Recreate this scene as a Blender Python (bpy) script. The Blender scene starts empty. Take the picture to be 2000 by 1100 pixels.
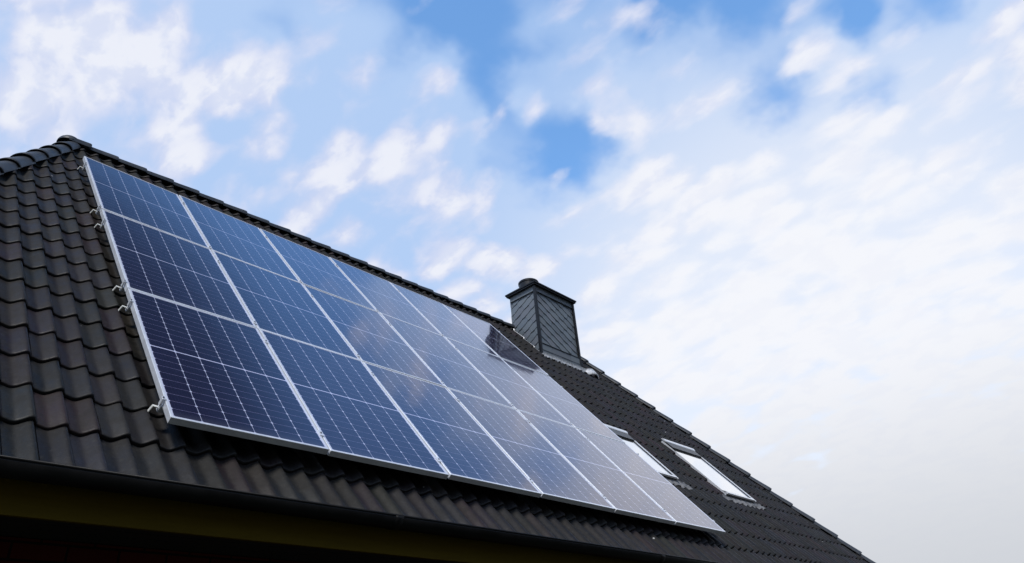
import bpy, bmesh, math, random
from mathutils import Vector, Matrix, Quaternion
random.seed(7)
S = bpy.context.scene
COL = S.collection
# ------------------------------------------------------------------ camera
ROWS = ((0.6791669154333406, -0.7299028923880923, -0.07729209962127304),
        (0.3263061832733177, 0.39458384133030766, -0.8589690721544563),
        (0.6574622238105912, 0.558162485163148, 0.5061601173713991))   # right, down, forward in the world
CAM = Vector((-1.5686, -7.0824, 1.5999))
FPX = 1428.767
cd = bpy.data.cameras.new('camera')
cam = bpy.data.objects.new('camera', cd); COL.objects.link(cam)
rt, dn, fw = (Vector(r) for r in ROWS)
cam.matrix_world = Matrix(((rt.x, -dn.x, -fw.x, CAM.x), (rt.y, -dn.y, -fw.y, CAM.y), (rt.z, -dn.z, -fw.z, CAM.z), (0, 0, 0, 1)))
cd.sensor_width = 36.0; cd.lens = 36.0*FPX/2000.0
cd.clip_start = 0.05; cd.clip_end = 5000
S.camera = cam
S.view_settings.view_transform = 'Standard'; S.view_settings.look = 'None'
S.view_settings.exposure = 0.80; S.view_settings.gamma = 1.0; S.view_settings.use_curve_mapping = False

# ------------------------------------------------------------------ node helper
class NT:
    def __init__(s, nt): s.nt = nt; nt.nodes.clear()
    def n(s, t, **kw):
        nd = s.nt.nodes.new(t)
        for k, v in kw.items():
            if k == 'inp':
                for i, x in v.items():
                    if hasattr(x, 'is_output') : s.nt.links.new(x, nd.inputs[i])
                    else: nd.inputs[i].default_value = x
            else: setattr(nd, k, v)
        return nd
    def m(s, op, a, b=0.0, c=0.0, clamp=False):
        return s.n('ShaderNodeMath', operation=op, use_clamp=clamp, inp={0: a, 1: b, 2: c}).outputs[0]
    def ss(s, x, lo, hi, a=0.0, b=1.0):
        return s.n('ShaderNodeMapRange', interpolation_type='SMOOTHSTEP', inp={0: x, 1: lo, 2: hi, 3: a, 4: b}).outputs[0]
    def mix(s, f, a, b):
        nd = s.n('ShaderNodeMix', data_type='RGBA', inp={0: f})
        for i, x in ((6, a), (7, b)):
            if hasattr(x, 'is_output'): s.nt.links.new(x, nd.inputs[i])
            else: nd.inputs[i].default_value = (*x, 1) if len(x) == 3 else x
        return nd.outputs[2]
    def link(s, a, b): s.nt.links.new(a, b)

# ------------------------------------------------------------------ sky and cloud deck (world), sun
SUN_AZ = math.radians(-148.0)      # from +X towards +Y
SUN_EL = math.radians(54.0)
def pdir(x, y):
    d = rt*((x-1000)/FPX) + dn*((y-550)/FPX) + fw
    return d.normalized()
w = bpy.data.worlds.new('World'); S.world = w; w.use_nodes = True
t = NT(w.node_tree)
out = t.n('ShaderNodeOutputWorld')
sky = t.n('ShaderNodeTexSky', sky_type='NISHITA', sun_disc=False, sun_elevation=SUN_EL,
          sun_rotation=math.pi/2-SUN_AZ, altitude=200, air_density=1.0, dust_density=0.2, ozone_density=5.0)
D = t.n('ShaderNodeTexCoord').outputs['Generated']
sep = t.n('ShaderNodeSeparateXYZ', inp={0: D})
skc = t.n('ShaderNodeVectorMath', operation='MULTIPLY', inp={0: sky.outputs[0], 1: (.94, 1.19, 1.22)}).outputs[0]
skz = t.n('ShaderNodeVectorMath', operation='SCALE', inp={0: skc}); t.link(t.ss(sep.outputs[2], .83, .905, 1.0, .18), skz.inputs['Scale'])   # sky dimmed overhead, out of view, to darken the panel reflections
bg1 = t.n('ShaderNodeBackground', inp={0: skz.outputs[0], 1: 0.15})
zc = t.m('ADD', t.m('MAXIMUM', sep.outputs[2], 0.0), 0.30)
P = t.n('ShaderNodeCombineXYZ', inp={0: t.m('DIVIDE', sep.outputs[0], zc), 1: t.m('DIVIDE', sep.outputs[1], zc), 2: 0.0}).outputs[0]
def vadd(a, b): return t.n('ShaderNodeVectorMath', operation='ADD', inp={0: a, 1: b}).outputs[0]
def vscale(a, k):
    nd = t.n('ShaderNodeVectorMath', operation='SCALE', inp={0: a}); nd.inputs['Scale'].default_value = k; return nd.outputs[0]
def noise(vec, sc, det=3, rough=0.5, dist=0.0):
    return t.n('ShaderNodeTexNoise', inp={'Vector': vec, 'Scale': sc, 'Detail': det, 'Roughness': rough, 'Distortion': dist})
# warp of the view direction: gives the large banks ragged outlines
wn = t.n('ShaderNodeVectorMath', operation='SUBTRACT', inp={0: noise(P, 3.8, 5, .55).outputs['Color'], 1: (.5, .5, .5)}).outputs[0]
wf = t.n('ShaderNodeVectorMath', operation='SUBTRACT', inp={0: noise(P, 14.0, 3, .5).outputs['Color'], 1: (.5, .5, .5)}).outputs[0]
DW = vadd(vadd(D, vscale(wn, 0.17)), vscale(wf, .07))
BL = [  # large gaps (-) and banks (+) of the cloud deck: direction, angular radius, weight
 (530, 90, 85, -.45), (870, 20, 120, -.55), (970, 150, 120, -.62), (1075, 330, 150, -.62), (935, 330, 70, -.35), (1130, 300, 90, -.4),
 (1290, 0, 80, -.45), (1450, 0, 110, -.5), (1640, 50, 60, -.6), (1840, 0, 80, -.45), (1690, 240, 80, -.50),
 (1520, 200, 70, -.4), (1250, 200, 60, -.3), (620, 250, 70, -.40), (570, 420, 50, -.2), (325, 95, 40, -.35), (90, 200, 60, -.25), (1300, 280, 50, -.2),
 (500, 205, 90, .50), (650, 80, 120, .15), (850, 165, 80, .45), (120, 90, 160, .25), (330, 40, 160, .15),
 (650, 300, 90, .40), (915, 250, 40, .30), (1030, 175, 70, .5), (1220, 185, 60, .55), (780, 220, 50, .3),
 (1620, 120, 60, .35), (230, 260, 160, .15), (820, 480, 240, .50), (1270, 500, 260, .20), (1800, 950, 780, .95),
 (240, 160, 380, .60), (1340, 130, 260, -.18), (1680, 130, 220, -.25), (1420, -210, 190, -.7), (1080, -280, 210, -.7), (720, 300, 160, .2), (1560, 420, 200, .05), (1950, 70, 100, .3), (1300, 120, 130, .10)]
cov = None
for x, y, r, a in BL:
    d = t.n('ShaderNodeVectorMath', operation='DISTANCE', inp={0: DW, 1: pdir(x, y)}).outputs['Value']
    v = t.ss(d, 0.0, r*1.35/FPX, a, 0.0)
    v = t.m('MULTIPLY', v, .85) if a < 0 else v
    cov = v if cov is None else t.m('ADD', cov, v)
# the deck thins out overhead
over = t.ss(sep.outputs[2], .76, .88)
cov = t.m('SUBTRACT', cov, t.m('MULTIPLY', over, 1.1))
cov = t.m('ADD', cov, t.ss(sep.outputs[2], .08, .30, 1.2, 0.0))
# puffs: rolls stretched along one wind direction of the deck
mp = t.n('ShaderNodeMapping', vector_type='POINT', inp={0: P}); mp.inputs['Rotation'].default_value = (0, 0, math.radians(4)); mp.inputs['Scale'].default_value = (1.7, 1.0, 1.0)
PW = vadd(mp.outputs[0], vscale(wn, 0.12))
n1 = noise(PW, 7.0, 3, .45, .1).outputs['Fac']
n2 = noise(P, 3.0, 3, .5, .2).outputs['Fac']
n3 = noise(PW, 15.0, 4, .55, .1).outputs['Fac']
vr = t.n('ShaderNodeTexVoronoi', feature='SMOOTH_F1', inp={'Vector': vadd(PW, vscale(t.n('ShaderNodeVectorMath', operation='SUBTRACT', inp={0: noise(PW, 9.0, 3, .5).outputs['Color'], 1: (.5, .5, .5)}).outputs[0], .07)), 'Scale': 11.0, 'Smoothness': .45, 'Randomness': .9}).outputs['Distance']
dens = t.m('ADD', t.m('ADD', t.m('MULTIPLY', t.m('SUBTRACT', n1, .5), 1.3), t.m('MULTIPLY', t.m('SUBTRACT', .42, vr), 1.9)), t.m('ADD', t.m('MULTIPLY', t.m('SUBTRACT', n2, .5), .9), t.m('MULTIPLY', t.m('SUBTRACT', n3, .5), 1.1)))
dens = t.m('ADD', dens, t.m('ADD', cov, .10))
veil = t.ss(t.m('ADD', t.m('MULTIPLY', t.m('SUBTRACT', n2, .5), 1.0), cov), -.52, .08, .04, .90)
veil = t.m('MULTIPLY', veil, t.m('SUBTRACT', 1.0, t.m('MULTIPLY', over, .85)))
core = t.ss(dens, -.18, .70)
# thick parts are brighter; lower down the deck is whiter, near the horizon greyer
sdir = pdir(1680, 800)
glow = t.ss(t.n('ShaderNodeVectorMath', operation='DISTANCE', inp={0: D, 1: sdir}).outputs['Value'], 0.22, .62, 1.0, 0.0)
ccol = t.mix(glow, (.67, .72, .91), (.91, .93, .985))
ccol = t.mix(t.m('MULTIPLY', t.ss(dens, .25, 1.0), .75), ccol, (.92, .93, .975))
ccol = t.mix(t.m('MULTIPLY', t.ss(n3, .56, .40), t.m('SUBTRACT', .50, t.m('MULTIPLY', glow, .42))), ccol, (.56, .64, .88))
ccol = t.mix(t.ss(sep.outputs[2], .06, .38, .95, 0.0), ccol, (.60, .62, .66))
back = t.ss(sep.outputs[1], -.60, -.05, 1.0, 0.0)
ccol = t.mix(t.m('MULTIPLY', back, t.ss(sep.outputs[2], .55, .80)), ccol, (1.9, 1.88, 1.85))  # unseen clouds behind the camera, brightened to light the panel frames
vcol = t.mix(glow, (.48, .64, .92), (.84, .88, .97))
bg2 = t.n('ShaderNodeBackground', inp={0: vcol, 1: 0.575})
bg3 = t.n('ShaderNodeBackground', inp={0: ccol, 1: 0.575})
mx = t.n('ShaderNodeMixShader', inp={0: veil, 1: bg1.outputs[0], 2: bg2.outputs[0]})
mx2 = t.n('ShaderNodeMixShader', inp={0: t.m('MULTIPLY', core, .95), 1: mx.outputs[0], 2: bg3.outputs[0]})
bg4 = t.n('ShaderNodeBackground', inp={0: (.10, .11, .13, 1), 1: 0.575})     # dark low band added behind the camera, unseen, to dim down-facing sides
mx3 = t.n('ShaderNodeMixShader', inp={0: t.m('MULTIPLY', t.ss(sep.outputs[1], -.45, .05, 1.0, 0.0), t.ss(sep.outputs[2], .28, .62, 1.0, 0.0)), 1: mx2.outputs[0], 2: bg4.outputs[0]})
t.link(mx3.outputs[0], out.inputs[0])
sl = bpy.data.lights.new('sun', 'SUN'); sl.energy = 1.35; sl.angle = math.radians(12); sl.color = (1, .95, .88)
so = bpy.data.objects.new('sun', sl); COL.objects.link(so)
sv = Vector((math.cos(SUN_EL)*math.cos(SUN_AZ), math.cos(SUN_EL)*math.sin(SUN_AZ), math.sin(SUN_EL)))
so.rotation_euler = sv.to_track_quat('Z', 'Y').to_euler(); so.location = (20, 10, 20)

# ------------------------------------------------------------------ materials
def pmat(name, col, rough=.5, metal=0.0, spec=.5, **kw):
    m = bpy.data.materials.new(name); m.use_nodes = True
    q = NT(m.node_tree); o = q.n('ShaderNodeOutputMaterial'); b = q.n('ShaderNodeBsdfPrincipled')
    b.inputs['Base Color'].default_value = (*col, 1); b.inputs['Roughness'].default_value = rough
    b.inputs['Metallic'].default_value = metal; b.inputs['Specular IOR Level'].default_value = spec
    for k, v in kw.items(): b.inputs[k.replace('_', ' ')].default_value = v
    q.link(b.outputs[0], o.inputs[0]); return m, q, b
def mottle(q, b, col, amt, scale, rough=(.4, .6), bump=0.0, bscale=60):
    oc = q.n('ShaderNodeTexCoord').outputs['Object']
    n = q.n('ShaderNodeTexNoise', inp={'Vector': oc, 'Scale': scale, 'Detail': 5, 'Roughness': .6}).outputs['Fac']
    hi = tuple(min(1, c*(1+amt)) for c in col); lo = tuple(c*(1-amt) for c in col)
    q.link(q.mix(q.ss(n, .3, .7), lo, hi), b.inputs['Base Color'])
    q.link(q.ss(n, .3, .7, rough[0], rough[1]), b.inputs['Roughness'])
    if bump:
        n2 = q.n('ShaderNodeTexNoise', inp={'Vector': oc, 'Scale': bscale, 'Detail': 3}).outputs['Fac']
        bp = q.n('ShaderNodeBump', inp={'Height': n2, 'Strength': 1.0, 'Distance': bump}); q.link(bp.outputs[0], b.inputs['Normal'])
M = {}
# engobed concrete tiles: each tile has its own tint in a colour attribute
m, q, b = pmat('roof_tile_dark', (.04, .04, .045), .5, spec=.25); M['tile'] = m
at = q.n('ShaderNodeVertexColor', layer_name='tint').outputs[0]
oc = q.n('ShaderNodeTexCoord').outputs['Object']
n = q.n('ShaderNodeTexNoise', inp={'Vector': oc, 'Scale': 7, 'Detail': 6, 'Roughness': .65}).outputs['Fac']
n5 = q.n('ShaderNodeTexNoise', inp={'Vector': oc, 'Scale': 90, 'Detail': 3}).outputs['Fac']
base = q.mix(q.ss(n, .35, .70, 0, .6), at, (.016, .0135, .010))
nf = q.n('ShaderNodeTexNoise', inp={'Vector': oc, 'Scale': 34, 'Detail': 5, 'Roughness': .7}).outputs['Fac']
base = q.mix(q.ss(nf, .52, .72, 0, .45), base, (.040, .038, .033))
base = q.mix(q.ss(nf, .48, .30, 0, .5), base, (.008, .008, .008))
vo = q.n('ShaderNodeTexVoronoi', feature='F1', inp={'Vector': oc, 'Scale': 4.2, 'Randomness': 1.0})
spk = q.m('MULTIPLY', q.ss(vo.outputs['Distance'], .035, .05, 1, 0), q.m('GREATER_THAN', q.n('ShaderNodeSeparateColor', inp={0: vo.outputs['Color']}).outputs[0], .62))
q.link(q.mix(spk, base, (.42, .42, .42)), b.inputs['Base Color'])
q.link(q.ss(n, .3, .7, .46, .66), b.inputs['Roughness'])
bp = q.n('ShaderNodeBump', inp={'Height': n5, 'Strength': .7, 'Distance': .0018}); q.link(bp.outputs[0], b.inputs['Normal'])
m, q, b = pmat('cap_tile_dark', (.05, .052, .06), .5); mottle(q, b, (.034, .039, .048), .3, 9, (.42, .6), .0015); M['cap'] = m
m, q, b = pmat('underlay_black', (.012, .012, .013), .9); M['under'] = m
m, q, b = pmat('anodised_aluminium', (.82, .84, .88), .38, .35); mottle(q, b, (.84, .86, .90), .05, 14, (.34, .46)); M['alu'] = m
m, q, b = pmat('clamp_metal', (.88, .87, .80), .4, .2); M['clamp'] = m
m, q, b = pmat('bolt_steel', (.25, .25, .27), .4, 1.0); M['bolt'] = m
m, q, b = pmat('gutter_black', (.006, .006, .006), .42, spec=.2); mottle(q, b, (.004, .004, .0045), .3, 5, (.35, .55)); M['gutter'] = m
m, q, b = pmat('fascia_wood', (.035, .028, .008), .8, spec=.1)
oc = q.n('ShaderNodeTexCoord').outputs['Object']
mpn = q.n('ShaderNodeMapping', inp={0: oc}); mpn.inputs['Scale'].default_value = (1.2, 14, 14)
n = q.n('ShaderNodeTexNoise', inp={'Vector': mpn.outputs[0], 'Scale': 2.5, 'Detail': 6, 'Roughness': .6}).outputs['Fac']
q.link(q.mix(n, (.066, .042, .003), (.110, .074, .005)), b.inputs['Base Color']); M['fascia'] = m
m, q, b = pmat('soffit_dark_wood', (.006, .005, .005), .8); M['soffit'] = m
m, q, b = pmat('dark_red_brick', (.05, .01, .008), .85, spec=.1)
oc = q.n('ShaderNodeTexCoord').outputs['Object']
sx = q.n('ShaderNodeSeparateXYZ', inp={0: oc})
cb = q.n('ShaderNodeCombineXYZ', inp={0: q.m('ADD', sx.outputs[0], sx.outputs[1]), 1: sx.outputs[2], 2: 0.0})
br = q.n('ShaderNodeTexBrick', inp={'Vector': cb.outputs[0], 'Color1': (.085, .010, .007, 1), 'Color2': (.060, .008, .006, 1), 'Mortar': (.012, .006, .005, 1), 'Scale': 1.0, 'Mortar Size': .006, 'Brick Width': .25, 'Row Height': .083})
q.link(br.outputs[0], b.inputs['Base Color'])
q.link(q.n('ShaderNodeBump', inp={'Height': br.outputs[1], 'Strength': .8, 'Distance': .004}).outputs[0], b.inputs['Normal']); M['brick'] = m
m, q, b = pmat('slate_cladding', (.07, .085, .10), .45)
at = q.n('ShaderNodeVertexColor', layer_name='tint').outputs[0]
oc = q.n('ShaderNodeTexCoord').outputs['Object']
n = q.n('ShaderNodeTexNoise', inp={'Vector': oc, 'Scale': 12, 'Detail': 5}).outputs['Fac']
q.link(q.mix(q.ss(n, .35, .7, 0, .3), at, (.20, .23, .25)), b.inputs['Base Color']); q.link(q.ss(n, .3, .7, .38, .6), b.inputs['Roughness']); M['slate'] = m
m, q, b = pmat('chimney_dark_metal', (.012, .013, .016), .45, .3); M['cmetal'] = m
m, q, b = pmat('chimney_core', (.02, .02, .022), .8); M['core'] = m
m, q, b = pmat('lead_flashing', (.6, .6, .6), .45, .3); mottle(q, b, (.66, .66, .67), .3, 22, (.4, .6)); M['lead'] = m
m, q, b = pmat('apron_grey', (.3, .3, .3), .6); mottle(q, b, (.15, .15, .155), .5, 16, (.5, .7)); M['apron'] = m
m, q, b = pmat('window_cover_metal', (.85, .86, .88), .3, .3); M['wcover'] = m
m, q, b = pmat('window_frame_dark', (.02, .02, .022), .4); M['wdark'] = m
m, q, b = pmat('window_glass', (.93, .95, .96), .04, .92); b.inputs['Coat Weight'].default_value = 1; b.inputs['Coat Roughness'].default_value = .02; M['wglass'] = m
m, q, b = pmat('paving_ground', (.05, .05, .05), .9)
oc = q.n('ShaderNodeTexCoord').outputs['Object']
n = q.n('ShaderNodeTexNoise', inp={'Vector': oc, 'Scale': .35, 'Detail': 8, 'Roughness': .7}).outputs['Fac']
q.link(q.mix(q.ss(n, .4, .6), (.022, .030, .014), (.040, .040, .030)), b.inputs['Base Color']); M['ground'] = m

# solar cell face: 6 x 20 half cells under glass
PW_, PL_ = 1.022, 1.6969           # pitch of the array
FW, FL, FT = 1.007, 1.684, .040    # module outer size, frame height
LIP = .015
m, q, b = pmat('solar_cells', (.01, .01, .04), .16)
oc = q.n('ShaderNodeTexCoord').outputs['Object']
sx = q.n('ShaderNodeSeparateXYZ', inp={0: oc})
X, Y = sx.outputs[0], sx.outputs[1]           # panel centre is the origin
cw = (FW-2*LIP-.012)/6; hl = (FL-2*LIP-.012-.012)/20
u = q.m('ADD', q.m('DIVIDE', X, cw), 3.0)
fu = q.m('FRACT', u); du = q.m('MULTIPLY', q.m('SUBTRACT', .5, q.m('ABSOLUTE', q.m('SUBTRACT', fu, .5))), cw)   # distance to the column gap
ay = q.m('SUBTRACT', q.m('ABSOLUTE', Y), .006)
vv = q.m('DIVIDE', ay, hl); fv = q.m('FRACT', vv); dv = q.m('MULTIPLY', q.m('SUBTRACT', .5, q.m('ABSOLUTE', q.m('SUBTRACT', fv, .5))), hl)
colgap = q.m('LESS_THAN', du, .0015)
rowgap = q.m('LESS_THAN', dv, .0009)
mid = q.m('LESS_THAN', ay, -.0015)
dia = q.m('LESS_THAN', q.m('ADD', du, dv), .0095)
edge = q.m('MAXIMUM', q.m('GREATER_THAN', q.m('ABSOLUTE', X), 3*cw), q.m('GREATER_THAN', ay, 10*hl))
white = q.m('MAXIMUM', q.m('MAXIMUM', colgap, mid), q.m('MAXIMUM', dia, edge))
# busbars: 9 fine wires per cell
fb = q.m('FRACT', q.m('MULTIPLY', fu, 9.0)); bus = q.m('LESS_THAN', q.m('ABSOLUTE', q.m('SUBTRACT', fb, .5)), .02)
oi = q.n('ShaderNodeObjectInfo').outputs['Random']
cellid = q.n('ShaderNodeTexWhiteNoise', noise_dimensions='3D', inp={'Vector': q.n('ShaderNodeCombineXYZ', inp={0: q.m('FLOOR', u), 1: q.m('FLOOR', q.m('DIVIDE', Y, hl)), 2: oi}).outputs[0]}).outputs['Value']
bc = q.mix(oi, (.018, .004, .012), (.009, .005, .018))
bc = q.mix(q.m('MULTIPLY', cellid, .25), bc, (.015, .008, .030))
bc = q.mix(q.m('MULTIPLY', bus, .5), bc, (.10, .10, .16))
bc = q.mix(q.m('MULTIPLY', rowgap, .75), bc, (.42, .38, .55))
bc = q.mix(white, bc, (.74, .76, .86))
dn_ = q.n('ShaderNodeTexNoise', inp={'Vector': oc, 'Scale': 9, 'Detail': 6, 'Roughness': .7}).outputs['Fac']
low = q.m('ADD', q.m('MULTIPLY', q.ss(Y, -FL/2+.015, -FL/2+.10, 1, 0), .22), q.m('MULTIPLY', q.ss(dn_, .55, .8), .05))
bc = q.mix(low, bc, (.14, .14, .16))
q.link(q.ss(dn_, .35, .7, .035, .085), b.inputs['Coat Roughness'])
q.link(bc, b.inputs['Base Color'])
b.inputs['Specular IOR Level'].default_value = .35
b.inputs['Specular Tint'].default_value = (.80, .68, 1, 1)
b.inputs['Coat Tint'].default_value = (.90, .90, 1, 1)
b.inputs['Coat Weight'].default_value = 1.0; b.inputs['Coat Roughness'].default_value = .045; b.inputs['Coat IOR'].default_value = 1.46
nn = q.n('ShaderNodeTexNoise', inp={'Vector': oc, 'Scale': 2.2, 'Detail': 2}).outputs['Fac']
bp = q.n('ShaderNodeBump', inp={'Height': nn, 'Strength': 1.0, 'Distance': .0012})
q.link(bp.outputs[0], b.inputs['Coat Normal']); q.link(bp.outputs[0], b.inputs['Normal'])
M['cells'] = m

# ------------------------------------------------------------------ mesh helpers
PH = math.radians(50); CP, SP = math.cos(PH), math.sin(PH)
ORG = Vector((0, 0, 7.0))
def W(u, v, h): return Vector((u, -v*CP-h*SP, 7.0-v*SP+h*CP))      # roof plane (right, down the slope, out) -> world
RROT = Matrix.Rotation(PH, 4, 'X')                                # local x=u, y=up the slope, z=out
def tag(o, label=None, cat=None, group=None, kind=None):
    for k, v in (('label', label), ('category', cat), ('group', group), ('kind', kind)):
        if v: o[k] = v
    return o
def empty(name, mat):
    o = bpy.data.objects.new(name, None); COL.objects.link(o); o.matrix_world = mat; o.empty_display_size = .2; return o
def mk(name, verts, faces, mat, parent=None, base=None, smooth=False, tint=None):
    """world-space vertices; base = world location of the parent chain (translation only)"""
    off = base or Vector((0, 0, 0))
    me = bpy.data.meshes.new(name); me.from_pydata([tuple(Vector(v)-off) for v in verts], [], faces); me.update()
    me.materials.append(mat)
    if tint is not None:
        a = me.color_attributes.new('tint', 'FLOAT_COLOR', 'POINT')
        for i, c in enumerate(tint): a.data[i].color = (*c, 1)
    if smooth: me.polygons.foreach_set('use_smooth', [True]*len(me.polygons))
    o = bpy.data.objects.new(name, me); COL.objects.link(o)
    if parent: o.parent = parent
    return o
class MB:
    def __init__(s): s.v = []; s.f = []; s.c = []
    def add(s, vs, fs, col=None):
        k = len(s.v); s.v += [Vector(p) for p in vs]; s.f += [tuple(i+k for i in f) for f in fs]
        s.c += [col or (.05, .05, .05)]*len(vs)
    def box(s, lo, hi, X=None, col=None):
        x0, y0, z0 = lo; x1, y1, z1 = hi
        vs = [(x0, y0, z0), (x1, y0, z0), (x1, y1, z0), (x0, y1, z0), (x0, y0, z1), (x1, y0, z1), (x1, y1, z1), (x0, y1, z1)]
        if X: vs = [X(*p) for p in vs]
        s.add(vs, [(0, 3, 2, 1), (4, 5, 6, 7), (0, 1, 5, 4), (1, 2, 6, 5), (2, 3, 7, 6), (3, 0, 4, 7)], col)
    def prism(s, poly, vec, col=None):
        n = len(poly); a = [Vector(p) for p in poly]; bq = [p+Vector(vec) for p in a]
        s.add(a+bq, [tuple(range(n))[::-1], tuple(range(n, 2*n))]+[(i, (i+1) % n, n+(i+1) % n, n+i) for i in range(n)], col)
    def tube(s, pts, r, n=8, col=None):
        pts = [Vector(p) for p in pts]; vs = []; fs = []
        for i, p in enumerate(pts):
            d = (pts[min(i+1, len(pts)-1)]-pts[max(i-1, 0)]).normalized(); a = d.orthogonal().normalized() if i == 0 else (a-d*a.dot(d)).normalized(); c = d.cross(a)
            vs += [p+a*(r*math.cos(2*math.pi*k/n))+c*(r*math.sin(2*math.pi*k/n)) for k in range(n)]
        for i in range(len(pts)-1):
            for k in range(n): fs.append((i*n+k, i*n+(k+1) % n, (i+1)*n+(k+1) % n, (i+1)*n+k))
        fs += [tuple(range(n))[::-1], tuple(range((len(pts)-1)*n, len(pts)*n))]
        s.add(vs, fs, col)
    def build(s, name, mat, parent=None, base=None, smooth=False, bevel=0.0, tint=False):
        o = mk(name, s.v, s.f, mat, parent, base, False, s.c if tint else None)
        bm = bmesh.new(); bm.from_mesh(o.data)
        if bevel: bmesh.ops.bevel(bm, geom=bm.edges[:], offset=bevel, segments=2, affect='EDGES', clamp_overlap=True)
        bmesh.ops.recalc_face_normals(bm, faces=bm.faces); bm.to_mesh(o.data); bm.free()
        if smooth: o.data.polygons.foreach_set('use_smooth', [True]*len(o.data.polygons))
        return o

# ------------------------------------------------------------------ ground
g = mk('ground', [(-400, -400, 0), (400, -400, 0), (400, 400, 0), (-400, 400, 0)], [(0, 1, 2, 3)], M['ground']); tag(g, kind='structure')

# ------------------------------------------------------------------ house
HT = -.20                       # tile bed level below the module faces
VR, VE = -.95, 5.46            # ridge and eave along the slope
UL0, UR0, SL, SR = .05, 9.22, .365, .352
def uL(v): return UL0-SL*(v-VR)
def uR(v): return UR0+SR*(v-VR)
HB = Vector((4.8, .83, 0))
house = empty('brick_house', Matrix.Translation(HB))
tag(house, 'dark tiled hip roof house with a slate chimney, two roof windows and solar panels', 'house')
yr, zr = W(0, VR, HT).y, W(0, VR, HT).z
ye, ze = W(0, VE, HT).y, W(0, VE, HT).z
yb = 2*yr-ye
# walls
mb = MB(); mb.box((uL(VE)+.45, ye+.47, .004), (uR(VE)-.45, yb-.47, ze-.18)); mb.build('wall', M['brick'], house, HB)
# soffit boards and fascia
mb = MB(); X0, X1 = uL(VE), uR(VE)
zs = ze-.175
mb.box((X0+.02, ye+.06, zs), (X1-.02, ye+.50, zs+.02)); mb.box((X0+.02, yb-.50, zs), (X1-.02, yb-.06, zs+.02))
mb.box((X0+.02, ye+.50, zs), (X0+.48, yb-.50, zs+.02)); mb.box((X1-.48, ye+.50, zs), (X1-.02, yb-.50, zs+.02))
for k in range(1, 4): mb.box((X0+.03, ye+.06+.11*k, zs-.003), (X1-.03, ye+.064+.11*k, zs+.004))
mb.build('soffit', M['soffit'], house, HB)
mb = MB(); zf = ze-.01
mb.box((X0+.02, ye+.03, zs-.012), (X1-.02, ye+.055, zf)); mb.box((X0+.02, yb-.055, zs-.012), (X1-.02, yb-.03, zf))
mb.box((X0-.005, ye+.03, zs-.012), (X0+.018, yb-.03, zf)); mb.box((X1-.018, ye+.03, zs-.012), (X1+.005, yb-.03, zf))
mb.build('fascia', M['fascia'], house, HB)
# gutter: half-round channel with rolled front bead, straps
GY, GZ, GR = ye-.055, ze+.010, .066
mb = MB()
def gut(x0, x1, r0, r1, steps=16):
    vs = []; fs = []
    for x in (x0, x1):
        for k in range(steps+1):
            a = math.pi+math.pi*k/steps
            vs.append((x, GY+r1*math.cos(a), GZ+r1*math.sin(a))); vs.append((x, GY+r0*math.cos(a), GZ+r0*math.sin(a)))
    n = 2*(steps+1)
    for k in range(steps):
        a = 2*k; fs += [(a, a+2, n+a+2, n+a), (a+1, n+a+1, n+a+3, a+3), (a, a+1, a+3, a+2), (n+a, n+a+2, n+a+3, n+a+1)]
    fs += [(0, n, n+1, 1), (2*steps, 2*steps+1, n+2*steps+1, n+2*steps)]
    mb.add(vs, fs)
gut(X0-.05, X1+.05, GR-.003, GR)
for x in (X0+.7, X0+3.7, X0+6.7, X0+9.7, X0+12.4): gut(x-.03, x+.03, GR-.001, GR+.004)
mb.tube([(X0-.05, GY-GR+.004, GZ+.002), (X1+.05, GY-GR+.004, GZ+.002)], .008, 8)
gutter = mb.build('gutter', M['gutter'], house, HB, smooth=True)

# roof: underlay body, tile courses cut at the hips
roof = mk('roof', [W(uL(VE)+.02, VE-.02, HT-.03), W(uR(VE)-.02, VE-.02, HT-.03), (uR(VE), yb, ze-.03), (uL(VE), yb, ze-.03), (UL0+.01, yr, zr-.03), (UR0-.01, yr, zr-.03)],
          [(0, 1, 5, 4), (1, 2, 5), (2, 3, 4, 5), (3, 0, 4), (3, 2, 1, 0)], M['under'], house, HB)
WV = .149; EXP = .3315; NOSE0 = 5.455
AMP = .040
def prof(tt):
    tt %= 1.0
    if tt < .30: return AMP*.14*(.5+.5*math.cos(math.pi*tt/.30))
    if tt < .84: x = (tt-.30)/.54; return AMP*(.5-.5*math.cos(math.pi*x))
    x = (tt-.84)/.16; return AMP*(.57+.43*math.cos(math.pi*x))
TINTS = [(.050, .047, .054), (.050, .044, .046), (.046, .047, .043), (.054, .048, .050), (.050, .052, .048), (.058, .050, .044), (.046, .048, .056), (.060, .046, .048), (.040, .040, .044), (.044, .047, .041)]
NS = 18
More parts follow.
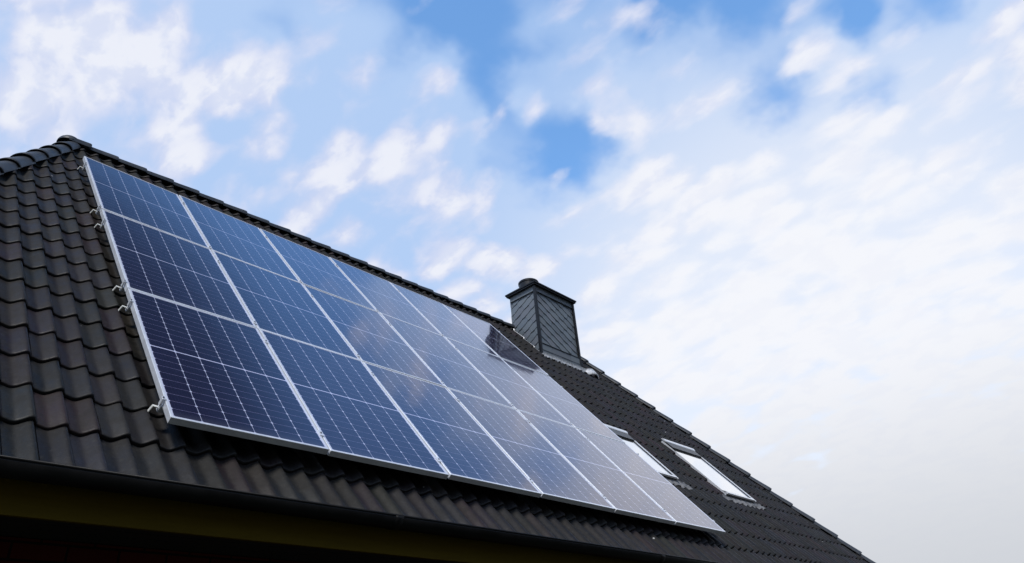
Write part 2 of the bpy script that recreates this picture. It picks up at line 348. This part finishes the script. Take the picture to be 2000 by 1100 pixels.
def tiles(nose0, vtop, ulo, uhi, place, seed, rows_named=False):
    rnd = random.Random(seed)
    vs = []; fs = []; cs = []
    k = 0
    while nose0-k*EXP > vtop-.05:
        vn = nose0-k*EXP+(.045 if k == 0 else 0)
        ul = min(ulo(vn), ulo(vn-.45))-.1; uh = max(uhi(vn), uhi(vn-.45))+.1
        j = math.floor((ul-.012)/WV)
        while .012+j*WV < uh:
            c = rnd.choice(TINTS); f = rnd.uniform(.18, .42); c = (c[0]*f, c[1]*f*.98, c[2]*f*1.10)
            if rnd.random() < .25: c = (c[0]*1.25, c[1]*.90, c[2]*.95)
            elif rnd.random() < .2: c = (c[0]*1.05, c[1]*1.05, c[2]*.80)
            dz = rnd.uniform(-.0025, .0025); dvn = rnd.uniform(-.004, .004); tl = rnd.uniform(-.003, .003)
            u0 = .012+j*WV; n = NS
            rows = [(-.022, -.052), (-.003, -.040), (0.0015, -.007), (-.004, -.0015), (-.014, 0.0), (-.16, -.008), (-.42, -.026)]
            b0 = len(vs)
            for dv, dh in rows:
                for i in range(n+1):
                    tt = i/NS
                    uu = u0+tt*WV
                    sag = .011*math.sin(math.pi*min(1, tt*1.02))**.8 if 0 < tt < 1 else 0
                    vs.append(place(uu, vn+dvn+dv+(sag if dv > -.1 else 0), HT+prof(tt if i < n else .9999)+.042+dh+dz+tl*(i/n-.5)))
                    cs.append(c)
            for r in range(len(rows)-1):
                for i in range(n):
                    a = b0+r*(n+1)+i; fs.append((a, a+1, a+n+2, a+n+1))
            j += 1
        k += 1
    return vs, fs, cs
def clip(o, pts):
    bm = bmesh.new(); bm.from_mesh(o.data)
    for co, no in pts:
        bmesh.ops.bisect_plane(bm, geom=bm.verts[:]+bm.edges[:]+bm.faces[:], plane_co=co, plane_no=no, clear_outer=True)
    bm.to_mesh(o.data); bm.free()
vs, fs, cs = tiles(NOSE0, VR-.02, uL, uR, W, 3)
fs = [tuple(reversed(f)) for f in fs]
tm = mk('roof_tiles', vs, fs, M['tile'], roof, HB, True, cs)
tm['kind'] = 'stuff'
dL = (W(uL(5), 5, HT)-W(uL(0), 0, HT)).normalized(); dR = (W(uR(5), 5, HT)-W(uR(0), 0, HT)).normalized(); NN = Vector((0, -SP, CP))
nL = dL.cross(NN); nL = nL if nL.x < 0 else -nL
nR = dR.cross(NN); nR = nR if nR.x > 0 else -nR
clip(tm, [(W(UL0, VR, HT)-HB, nL), (W(UR0, VR, HT)-HB, nR), (W(0, VR, HT)-HB, W(0, VR, 0)-W(0, 0, 0))])
tm.data.polygons.foreach_set('use_smooth', [True]*len(tm.data.polygons))
# hip-end and rear tile faces (seen only from the side)
def endplace(side):
    apex = Vector((UL0 if side < 0 else UR0, yr, zr)); ex = (uL(VE) if side < 0 else uR(VE))
    run = abs(ex-apex.x); dz_ = zr-ze; L = math.hypot(run, dz_); ca, sa = run/L, dz_/L
    def f(u_, v_, h_):
        h = h_-HT
        return Vector((apex.x+side*(v_*ca+h*sa), yr+u_*(-side)*-1, zr-v_*sa+h*ca))
    return f, L
for side in (-1, 1):
    pf, L = endplace(side)
    hw = (yb-ye)/2
    vs, fs, cs = tiles(L, .0, lambda v: -hw*v/L, lambda v: hw*v/L, pf, 5+side)
    fs = fs if side < 0 else [tuple(reversed(f)) for f in fs]
    eo = mk('end_tiles', vs, fs, M['tile'], roof, HB, True, cs); eo['kind'] = 'stuff'
    ap = Vector((UL0 if side < 0 else UR0, yr, zr)); e1 = Vector((uL(VE) if side < 0 else uR(VE), ye, ze)); e2 = Vector((e1.x, yb, ze))
    nf = (e1-ap).cross(e2-ap).normalized(); nf = nf if nf.x*side > 0 else -nf
    n1_ = (e1-ap).cross(nf); n1_ = n1_ if n1_.y < 0 else -n1_
    n2_ = (e2-ap).cross(nf); n2_ = n2_ if n2_.y > 0 else -n2_
    clip(eo, [(ap-HB, n1_), (ap-HB, n2_)])
def Wb(u, v, h): p = W(u, v, h); return Vector((p.x, 2*yr-p.y, p.z))
vs, fs, cs = tiles(NOSE0, VR-.02, uL, uR, Wb, 11)
bo = mk('rear_tiles', vs, fs, M['tile'], roof, HB, True, cs); bo['kind'] = 'stuff'
clip(bo, [(Wb(0, VR, HT)-HB, Vector((0, -1, 0))), (Wb(UL0, VR, HT)-HB, Vector((nL.x, -nL.y, nL.z))), (Wb(UR0, VR, HT)-HB, Vector((nR.x, -nR.y, nR.z)))])

# ridge and hip cap tiles: overlapping tapered half-round caps
def cap(p, d, up, L, r0, r1, lift0=0.0, lift1=0.0, flat=.75, nseg=14, thick=.016):
    """p start (lower, wide, overlapping end); d direction uphill; r0 radius at p, r1 at the tucked end"""
    d = d.normalized(); up = (up-d*up.dot(d)).normalized(); sd = d.cross(up)
    vs = []; fs = []
    st = [(0, r0-.010, lift0), (0, r0, lift0), (.006, r0+.003, lift0), (.04, r0+.002, lift0), (.06, r0, lift0), (L*.6, (r0*.4+r1*.6), lift0*.4+lift1*.6), (L, r1, lift1)]
    for (x, r, lf) in st:
        for k in range(nseg+1):
            a = math.radians(-8)+math.radians(196)*k/nseg
            vs.append(p+d*x+up*(lf+r*flat*math.sin(a))+sd*(r*math.cos(a)))
    for i in range(len(st)-1):
        for k in range(nseg):
            a = i*(nseg+1)+k; fs.append((a, a+1, a+nseg+2, a+nseg+1))
    a0 = len(vs); # closing lip at the front: inner ring pulled back
    for k in range(nseg+1):
        a = math.radians(-8)+math.radians(196)*k/nseg
        vs.append(p+d*.03+up*(lift0+(r0-.018)*flat*math.sin(a))+sd*((r0-.018)*math.cos(a)))
    for k in range(nseg): fs.append((k, a0+k, a0+k+1, k+1))
    return vs, fs
def cap_run(a, bb, up, step, r0, r1, base_lift, rnd):
    a = Vector(a); bb = Vector(bb); d = bb-a; L = d.length; d.normalize(); n = int(L/step)+1
    for i in range(n):
        x = i*step
        if x > L-.05: break
        off = up.normalized()*(base_lift+rnd.uniform(-.003, .003))
        vs, fs = cap(a+d*x+off, d+Vector((0, 0, rnd.uniform(-.006, .006))), up, min(step+.06, L-x+.05), r0+rnd.uniform(-.002, .002), r1, *((.006, -.003) if abs(d.z) < .1 else (.010, -.006)))
        yield vs, fs
rnd = random.Random(5)
apL = Vector((UL0, yr, zr)); apR = Vector((UR0, yr, zr))
eL = Vector((uL(VE), ye, ze)); eR = Vector((uR(VE), ye, ze)); bL = Vector((uL(VE), yb, ze)); bR = Vector((uR(VE), yb, ze))
upv = Vector((0, 0, 1))
def hipup(side, s2=1):
    nf = Vector((side*math.sin(math.radians(65)), 0, math.cos(math.radians(65)))); return (nf+Vector((0, -SP*s2, CP))).normalized()
for name, a_, b_, up_ in (('hip_cap', eL, apL, hipup(-1)), ('hip_cap', eR, apR, hipup(1)), ('ridge_cap', apR, apL, upv), ('hip_cap', bL, apL, hipup(-1, -1)), ('hip_cap', bR, apR, hipup(1, -1))):
    for vs, fs in cap_run(a_, b_, up_, .335 if name == 'ridge_cap' else .40, .118, .106 if name == 'ridge_cap' else .098, .030, rnd):
        o = MB(); o.add(vs, fs); ob = o.build(name, M['cap'], roof, HB, smooth=True)
# apex hoods: three-legged starter caps where ridge and hips meet
for ap, sd_ in ((apL, 1), (apR, -1)):
    vs, fs = cap(ap+Vector((sd_*.15, 0, .028)), Vector((-sd_, 0, 0)), upv, .24, .130, .124, .014, .010)
    o = MB(); o.add(vs, fs)
    n = 12; r = .128; c0 = ap+Vector((-sd_*.05, 0, .030))
    vv2 = []; ff2 = []
    for i in range(7):
        el = math.pi/2*i/6
        for k in range(n*2): a = 2*math.pi*k/(n*2); vv2.append(c0+Vector((r*math.cos(el)*math.cos(a), r*math.cos(el)*math.sin(a), .014+r*.78*math.sin(el))))
    for i in range(6):
        for k in range(n*2): ff2.append((i*n*2+k, i*n*2+(k+1) % (n*2), (i+1)*n*2+(k+1) % (n*2), (i+1)*n*2+k))
    o.add(vv2, ff2); o.build('apex_cap', M['cap'], roof, HB, smooth=True)

# ------------------------------------------------------------------ chimney (part of the house)
CX0, CX1, CY0, CY1, CZ1 = 7.50, 8.60, .10, .70, 8.285
mb = MB(); mb.box((CX0+.03, CY0+.03, 5.9), (CX1-.03, CY1-.03, CZ1)); chim = mb.build('chimney', M['core'], house, HB)
STI = [(.150, .178, .205), (.170, .195, .220), (.135, .160, .188), (.158, .172, .200)]
def slates(P0, ea, length, height, flip, seed):
    """face frame: P0 lower corner, ea along, z up, outward normal; oblique courses falling away from the front corner"""
    rnd = random.Random(seed); ea = Vector(ea); ez = Vector((0, 0, 1)); no = ea.cross(ez); no = no if (no.y < 0 or no.x < 0) else -no
    th = math.radians(27); co = Vector((math.cos(th), -math.sin(th)))
    if flip: co = Vector((-math.cos(th), -math.sin(th)))
    pe = Vector((-co.y, co.x)) if not flip else Vector((co.y, -co.x))
    if pe.y < 0: pe = -pe
    mb = MB(); CO = .128; SLN = .25
    cx, cz = length/2, height/2
    for i in range(-14, 15):
        for j in range(-8, 9):
            s = j*SLN+(i % 3)*.067+rnd.uniform(-.004, .004)
            c = rnd.choice(STI); k_ = rnd.uniform(.85, 1.15); c = tuple(x*k_ for x in c)
            # outline: curved lower edge and heel
            pts = []
            for a, bq in ((0, CO+.05), (SLN+.03, CO+.05), (SLN+.03, .012), (SLN+.022, .001), (SLN*.75, -.004), (SLN*.5, -.002), (SLN*.25, .006), (.012, .018), (0, .030)):
                pts.append((s+a, i*CO+bq))
            vs = []; 
            for a, bq in pts:
                pxy = Vector((cx, cz))+co*a+pe*bq
                hh = .009*(1-(bq-i*CO)/CO)+.006+ .005*(a-s)/SLN
                vs.append((pxy.x, pxy.y, hh))
            w3 = [Vector(P0)+ea*x+ez*z_+no*h for x, z_, h in vs]; w4 = [p-no*.006 for p in w3]
            n = len(w3)
            if all(v[0] < -.05 or v[0] > length+.05 or v[1] < -.1 or v[1] > height+.1 for v in vs): continue
            mb.add(w3+w4, [tuple(range(n)), tuple(range(n, 2*n))[::-1]]+[(k, n+k, n+(k+1) % n, (k+1) % n) for k in range(n)], c)
    return mb, no
def cladding(P0, ea, length, flip, seed):
    P0 = Vector(P0); ea = Vector(ea); top = CZ1-P0.z
    mb, no = slates(P0, ea, length, top, flip, seed)
    o = mb.build('slate_cladding', M['slate'], chim, HB, tint=True)
    q_ = [(P0-HB, -ea), (P0+ea*length-HB, ea), (Vector((P0.x, P0.y, CZ1-.125))-HB, Vector((0, 0, 1)))]
    clip(o, q_)
    return no
noF = cladding((CX0+.012, CY0+.02, 6.6), (1, 0, 0), CX1-CX0-.016, False, 1)
noL = cladding((CX0+.02, CY0+.012, 6.6), (0, 1, 0), CY1-CY0-.016, False, 2)
cladding((CX1-.02, CY0+.012, 6.6), (0, 1, 0), CY1-CY0-.016, True, 4) if False else None
# straight top band of slates, bottom bands along the roof line
mb = MB(); rnd = random.Random(9)
def bslate(lo, hi):
    c = rnd.choice(STI); mb.box(lo, hi, col=c)
x = CX0+.012
while x < CX1-.02:
    x2 = min(x+.36, CX1-.004); bslate((x+.001, CY0-.010, CZ1-.135), (x2-.001, CY0+.02, CZ1-.004)); x = x2
y = CY0+.012
while y < CY1-.02:
    y2 = min(y+.31, CY1-.004); bslate((CX0-.010, y+.001, CZ1-.135), (CX0+.02, y2-.001, CZ1-.004)); y = y2
zb = W(0, -(CY0+HT*SP)/CP, HT).z      # roof height where the front face meets it
zb = 7.0+(CY0+HT*SP)/CP*SP+HT*CP
for lo_, hi_, pr in ((.02, .16, .018), (.150, .285, .012)):
    x = CX0+.012
    while x < CX1-.02:
        x2 = min(x+.27, CX1-.004)
        bslate((x+.001, CY0-.010-pr+.004*rnd.random(), zb+lo_), (x2-.001, CY0+.02, zb+hi_)); x = x2
for zz in (zb+.289, zb+.158, CZ1-.139):
    mb.box((CX0+.012, CY0-.030 if zz < CZ1-.2 else CY0-.018, zz), (CX1-.02, CY0, zz+.007), col=(.01, .011, .013))
mb.box((CX0-.018, CY0+.012, CZ1-.139), (CX0, CY1-.004, CZ1-.132), col=(.01, .011, .013))
# rear and right cladding: plain straight courses
for k in range(9):
    z0 = 6.7+k*.17
    if z0+.17 > CZ1: break
    for x in (CX0+.004, CX0+.37, CX0+.735): bslate((x, CY1-.02, z0), (x+.36, CY1+.012-.004*(k % 2), z0+.166))
    for y in (CY0+.016, CY0+.30): bslate((CX1-.04, y, z0), (CX1+.012-.003*(k % 2), y+.283, z0+.168))
mb.build('slate_band', M['slate'], chim, HB, tint=True)
mb = MB()
for cx_, cy_ in ((CX0, CY0), (CX1, CY0), (CX0, CY1), (CX1, CY1)):
    sx_, sy_ = (1 if cx_ == CX0 else -1), (1 if cy_ == CY0 else -1)
    mb.box((min(cx_-sx_*.03, cx_+sx_*.012), min(cy_-sy_*.03, cy_-sy_*.026), 6.4), (max(cx_-sx_*.03, cx_+sx_*.012), max(cy_-sy_*.03, cy_-sy_*.026), CZ1-.003)) if False else None
mb.prism([(CX0-.034, CY0-.034, 6.6), (CX0+.010, CY0-.034, 6.6), (CX0+.010, CY0-.030, 6.6), (CX0-.030, CY0-.030, 6.6), (CX0-.030, CY0+.010, 6.6), (CX0-.034, CY0+.010, 6.6)], (0, 0, CZ1-6.603))
mb.build('corner_trim', M['cmetal'], chim, HB)
mb = MB(); mb.box((CX1-.024, CY0-.030, 6.6), (CX1+.020, CY0+.014, CZ1-.003)); mb.build('corner_trim', M['cmetal'], chim, HB)
mb = MB()
z = CZ1
mb.box((CX0-.075, CY0-.075, z), (CX1+.06, CY1+.06, z+.030)); mb.box((CX0-.060, CY0-.060, z-.028), (CX1+.045, CY1+.045, z-.001))
mb.build('chimney_cap', M['cmetal'], chim, HB, bevel=.003)
mb = MB(); fx, fy = 7.74, .42; N = 32
rr = [(.0, .185), (.18, .185), (.195, .195), (.225, .195), (.235, .187), (.235, .155), (.05, .155)]
vs = []; fs = []
for (dz, r) in rr:
    for k in range(N): a = 2*math.pi*k/N; vs.append((fx+r*math.cos(a), fy+r*math.sin(a), z+.031+dz))
for i in range(len(rr)-1):
    for k in range(N): fs.append((i*N+k, i*N+(k+1) % N, (i+1)*N+(k+1) % N, (i+1)*N+k))
mb.add(vs, fs); mb.build('flue_pipe', M['cmetal'], chim, HB, smooth=False)
# flashing: crimped apron along the foot of the front and left faces, dressed over the tiles
def surf(u): return prof((u-.012)/WV)
mb = MB()
vf = -(CY0+HT*SP)/CP              # v at the front face on the tile bed
N = 150; vs = []; fs = []
for i in range(N+1):
    uu = CX0-.06+(CX1-CX0+.14)*i/N
    w1 = .012*math.sin(uu*70)+.006*math.sin(uu*31)
    for (dv, dh) in ((-.02, .10), (.0, .070), (.015, .060), (.032+w1*.7, .055), (.034+w1*.7, .048)):
        vs.append(W(uu, vf+.03+dv, HT+dh+(surf(uu)*.7 if dv > .03 else .02)))
for i in range(N):
    for k in range(4): a = i*5+k; fs.append((a, a+5, a+6, a+1))
mb.add(vs, fs)
N = 120; vs = []; fs = []
for i in range(N+1):
    v_ = vf-.98+1.04*i/N
    st_ = ((NOSE0-v_) % EXP)/EXP*.025
    w1 = .010*math.sin(v_*26)+.006*math.sin(v_*61)
    for (du_, dh) in ((-.012, .085), (-.018, .068), (-.035, .060), (-.058+w1, .058), (-.060+w1, .048)):
        vs.append(W(CX0+du_-.012, v_, HT+dh-st_))
for i in range(N):
    for k in range(4): a = i*5+k; fs.append((a, a+5, a+6, a+1))
mb.add(vs, fs)
# the curled end of the flashing beyond the right corner
N = 24; vs = []; fs = []
for i in range(N+1):
    s_ = i/N; uu = CX1+.02+.36*s_
    hh = .075+.085*math.sin(math.pi*min(1, s_*1.05))-.03*s_
    for (dv, dh) in ((-.05, .012), (.02, .008), (.09, 0.0), (.10, -.02)):
        vs.append(W(uu, vf+.03+dv+.03*math.sin(s_*3), HT+hh+dh))
for i in range(N):
    for k in range(3): a = i*4+k; fs.append((a, a+4, a+5, a+1))
mb.add(vs, fs)
mb.build('flashing', M['lead'], chim, HB, smooth=True)

# ------------------------------------------------------------------ roof windows (parts of the house)
def RW(u, v, h): return W(u, v, h)
def roof_window(u0, u1, v0, v1, hT):
    # frame: four dark rails standing out of the tiles
    mb = MB(); F = .032; hb = HT-.06
    mb.box((u0, v0, hb), (u0+.012, v1, hT-.006), RW); mb.box((u1-F, v0, hb), (u1, v1, hT), RW)
    mb.box((u0+.012, v0, hb), (u1-F, v0+F, hT), RW); mb.box((u0+.012, v1-.084, hb), (u1-F, v1, hT-.005), RW)
    wdw = mb.build('roof_window', M['wdark'], house, HB, bevel=.003)
    mb = MB(); mb.box((u0+.010, v0+F+.02, hT-.030), (u1-F+.004, v1-.085, hT-.006), RW); mb.build('window_pane', M['wglass'], wdw, HB)
    # bright cover strips: right and left sides, bottom rail, raised hood on top
    mb = MB()
    mb.box((u1-.016, v0+.03, hT+.002), (u1+.004, v1+.02, hT+.014), RW)
    mb.box((u0-.003, v0+.03, hT-.05), (u0-.0005, v1+.01, hT-.003), RW)
    mb.box((u0+.012, v1-.026, hT-.004), (u1-.035, v1+.012, hT+.018), RW)
    mb.build('window_trim', M['wcover'], wdw, HB, bevel=.002)
    mb = MB(); n = 10; vs = []; fs = []
    for uu in (u0-.012, u1+.012):
        for k in range(n+1):
            a = math.pi*k/n; vs.append(W(uu, v0+.05-.045*math.cos(a), hT+.008+.022*math.sin(a)))
    for k in range(n): fs.append((k, k+1, n+2+k, n+1+k))
    fs += [tuple(range(n+1))[::-1], tuple(range(n+1, 2*n+2)), (0, n+1, 2*n+1, n)]
    mb.add(vs, fs); mb.build('window_hood', M['wcover'], wdw, HB, smooth=False)
    mb = MB(); mb.box((u0+.004, v0+.107, hT-.015), (u1-.004, v0+.25, hT+.016), RW); mb.build('hood_gasket', M['wdark'], wdw, HB)
    # crimped apron dressed over the tiles below
    mb = MB(); N = 110; vs = []; fs = []
    for i in range(N+1):
        uu = u0-.10+(u1-u0+.30)*i/N; w1 = .018*math.sin(uu*23)+.012*math.sin(uu*47)
        for (dv, k_, dh) in ((.0, .1, .075), (.04, .5, .05), (.10, 1, .046), (.17+w1, 1, .044)):
            vs.append(W(uu, v1+dv*.8, HT+dh+surf(uu)*k_))
    for i in range(N):
        for k in range(3): a = i*4+k; fs.append((a, a+4, a+5, a+1))
    mb.add(vs, fs); mb.build('window_apron', M['apron'], wdw, HB, smooth=True)
    return wdw
w1 = roof_window(6.14, 6.93, 2.69, 3.79, -.10)
w1['label'] = 'roof window half hidden behind the right edge of the solar panels'
w2 = roof_window(8.19, 9.06, 2.47, 3.82, -.10)
w2['label'] = 'roof window standing clear on the tiles nearer the right hip'

# ------------------------------------------------------------------ solar panels
def frame_mesh():
    mb = MB(); a, c = FW/2, FL/2; L = LIP
    def fr(x0, y0, x1, y1, z0, z1): mb.box((x0, y0, z0), (x1, y1, z1))
    # top lip, mitred ring
    o_ = [(-a, -c), (a, -c), (a, c), (-a, c)]; i_ = [(-a+L, -c+L), (a-L, -c+L), (a-L, c-L), (-a+L, c-L)]
    vs = []; fs = []
    for z in (0.0, -.006):
        vs += [(x, y, z) for x, y in i_]
    bev = .0016
    vs += [(x+(bev if x < 0 else -bev), y+(bev if y < 0 else -bev), 0.0) for x, y in o_]
    vs += [(x, y, -bev) for x, y in o_]
    vs += [(x, y, -FT) for x, y in o_]
    fl = [(x*(1-.06), y*(1-.03), -FT) for x, y in o_]; vs += fl
    for k in range(4):
        j = (k+1) % 4
        fs += [(k, 8+k, 8+j, j), (8+k, 12+k, 12+j, 8+j), (12+k, 16+k, 16+j, 12+j), (16+k, 20+k, 20+j, 16+j), (4+k, k, j, 4+j)]
    mb.add(vs, fs)
    return mb
ROWN = ['top', 'middle', 'bottom']; COLN = ['first', 'second', 'third', 'fourth', 'fifth', 'sixth']
proto = empty('solar_panel', Matrix.Identity(4))
fo = frame_mesh().build('frame', M['alu'], proto)
mb = MB(); nx, ny = 8, 12; vs = []; fs = []
for jy in range(ny+1):
    for ix in range(nx+1): vs.append(((-FW/2+LIP)+(FW-2*LIP)*ix/nx, (-FL/2+LIP)+(FL-2*LIP)*jy/ny, -.0022))
for jy in range(ny):
    for ix in range(nx): a = jy*(nx+1)+ix; fs.append((a, a+1, a+nx+2, a+nx+1))
gl = mk('cell_face', vs, fs, M['cells'], proto)
bk = MB(); bk.box((-FW/2+.004, -FL/2+.004, -.012), (FW/2-.004, FL/2-.004, -.007)); bks = bk.build('backsheet', M['under'], proto)
kids = [fo, gl, bks]
rnd = random.Random(21)
EXTRA = {(0, 0): 'just below the roof apex', (1, 0): 'mirroring clear blue sky', (5, 0): 'mirroring the chimney',
         (0, 2): 'darkest and largest, above the gutter', (5, 2): 'palest, beside the roof windows'}
for j in range(3):
    for i in range(6):
        u = (i+.5)*PW_; v = (j+.5)*PL_
        mat = Matrix.Translation(W(u, v, 0)) @ RROT @ Matrix.Rotation(math.radians(rnd.uniform(-.22, .22)), 4, 'X') @ Matrix.Rotation(math.radians(rnd.uniform(-.22, .22)), 4, 'Y')
        if i == 0 and j == 0:
            o = proto
        else:
            o = proto.copy(); COL.objects.link(o)
            for c in kids: d = c.copy(); COL.objects.link(d); d.parent = o
        o.matrix_world = mat
        side = 'left' if i < 3 else 'right'
        k = i if i < 3 else 5-i
        pos = f'{ROWN[j]} row, {COLN[k]} from the {side} end' if k else f'{ROWN[j]} row, {side} end'
        lab = f'silver framed blue solar panel, {pos}'
        if (i, j) in EXTRA: lab += ', '+EXTRA[(i, j)]
        assert len(lab.split()) <= 16, lab
        tag(o, lab, 'solar panel', 'solar panels on the tiled roof')

# mounting rails with end clamps, middle clamps and hook tongues
RV = [(0, .30, 'upper'), (0, 1.635, 'lower'), (1, 2.00, 'upper'), (1, 3.29, 'lower'), (2, 3.62, 'upper'), (2, 4.90, 'lower')]
XE = 6*PW_
for row, v, nm in RV:
    o = empty('mounting_rail', Matrix.Translation(W(0, v, -.06)) @ RROT)
    tag(o, f'aluminium mounting rail under the {ROWN[row]} row of solar panels, {nm} of its two', 'rail', 'mounting rails under the panels')
    mb = MB(); mb.box((-.004, -.018, -.020), (XE+.03, .018, .0185)); mb.box((-.006, -.008, .006), (-.0035, .008, .0187))
    mb.build('rail', M['alu'], o)
    # tongue: flat bar running out to the left, folded down at its end
    mb = MB()
    tz = .002
    pr = [(-.007, tz-.004), (-.032, tz), (-.041, -.036), (-.047, -.035), (-.037, tz+.006), (-.007, tz+.003)]
    mb.prism([(x, -.010, z_) for x, z_ in pr], (0, .020, 0)); mb.build('hook_tongue', M['clamp'], o, bevel=.001)
    for xe, sg in ((0.0, -1), (XE, 1)):
        mb = MB(); x = xe
        mb.box((min(x, x+sg*.010), -.015, .018), (max(x, x+sg*.010), .015, .0615)); mb.box((min(x-sg*.012, x+sg*.010), -.015, .0616), (max(x-sg*.012, x+sg*.010), .015, .0645))
        ec = mb.build('end_clamp', M['alu'], o, bevel=.001)
        mb = MB(); mb.tube([(x+sg*.004, 0, .064), (x+sg*.004, 0, .070)], .0055, 6); mb.build('bolt', M['bolt'], ec)
    for i in range(1, 6):
        x = i*PW_; mb = MB()
        mb.box((x-.0085, -.030, .02), (x+.0085, .030, .0605)); mb.box((x-.018, -.030, .0608), (x+.018, .030, .0645))
        mc = mb.build('middle_clamp', M['alu'], o, bevel=.001)
        mb = MB(); mb.tube([(x, 0, .064), (x, 0, .070)], .0065, 6); mb.build('bolt', M['bolt'], mc)
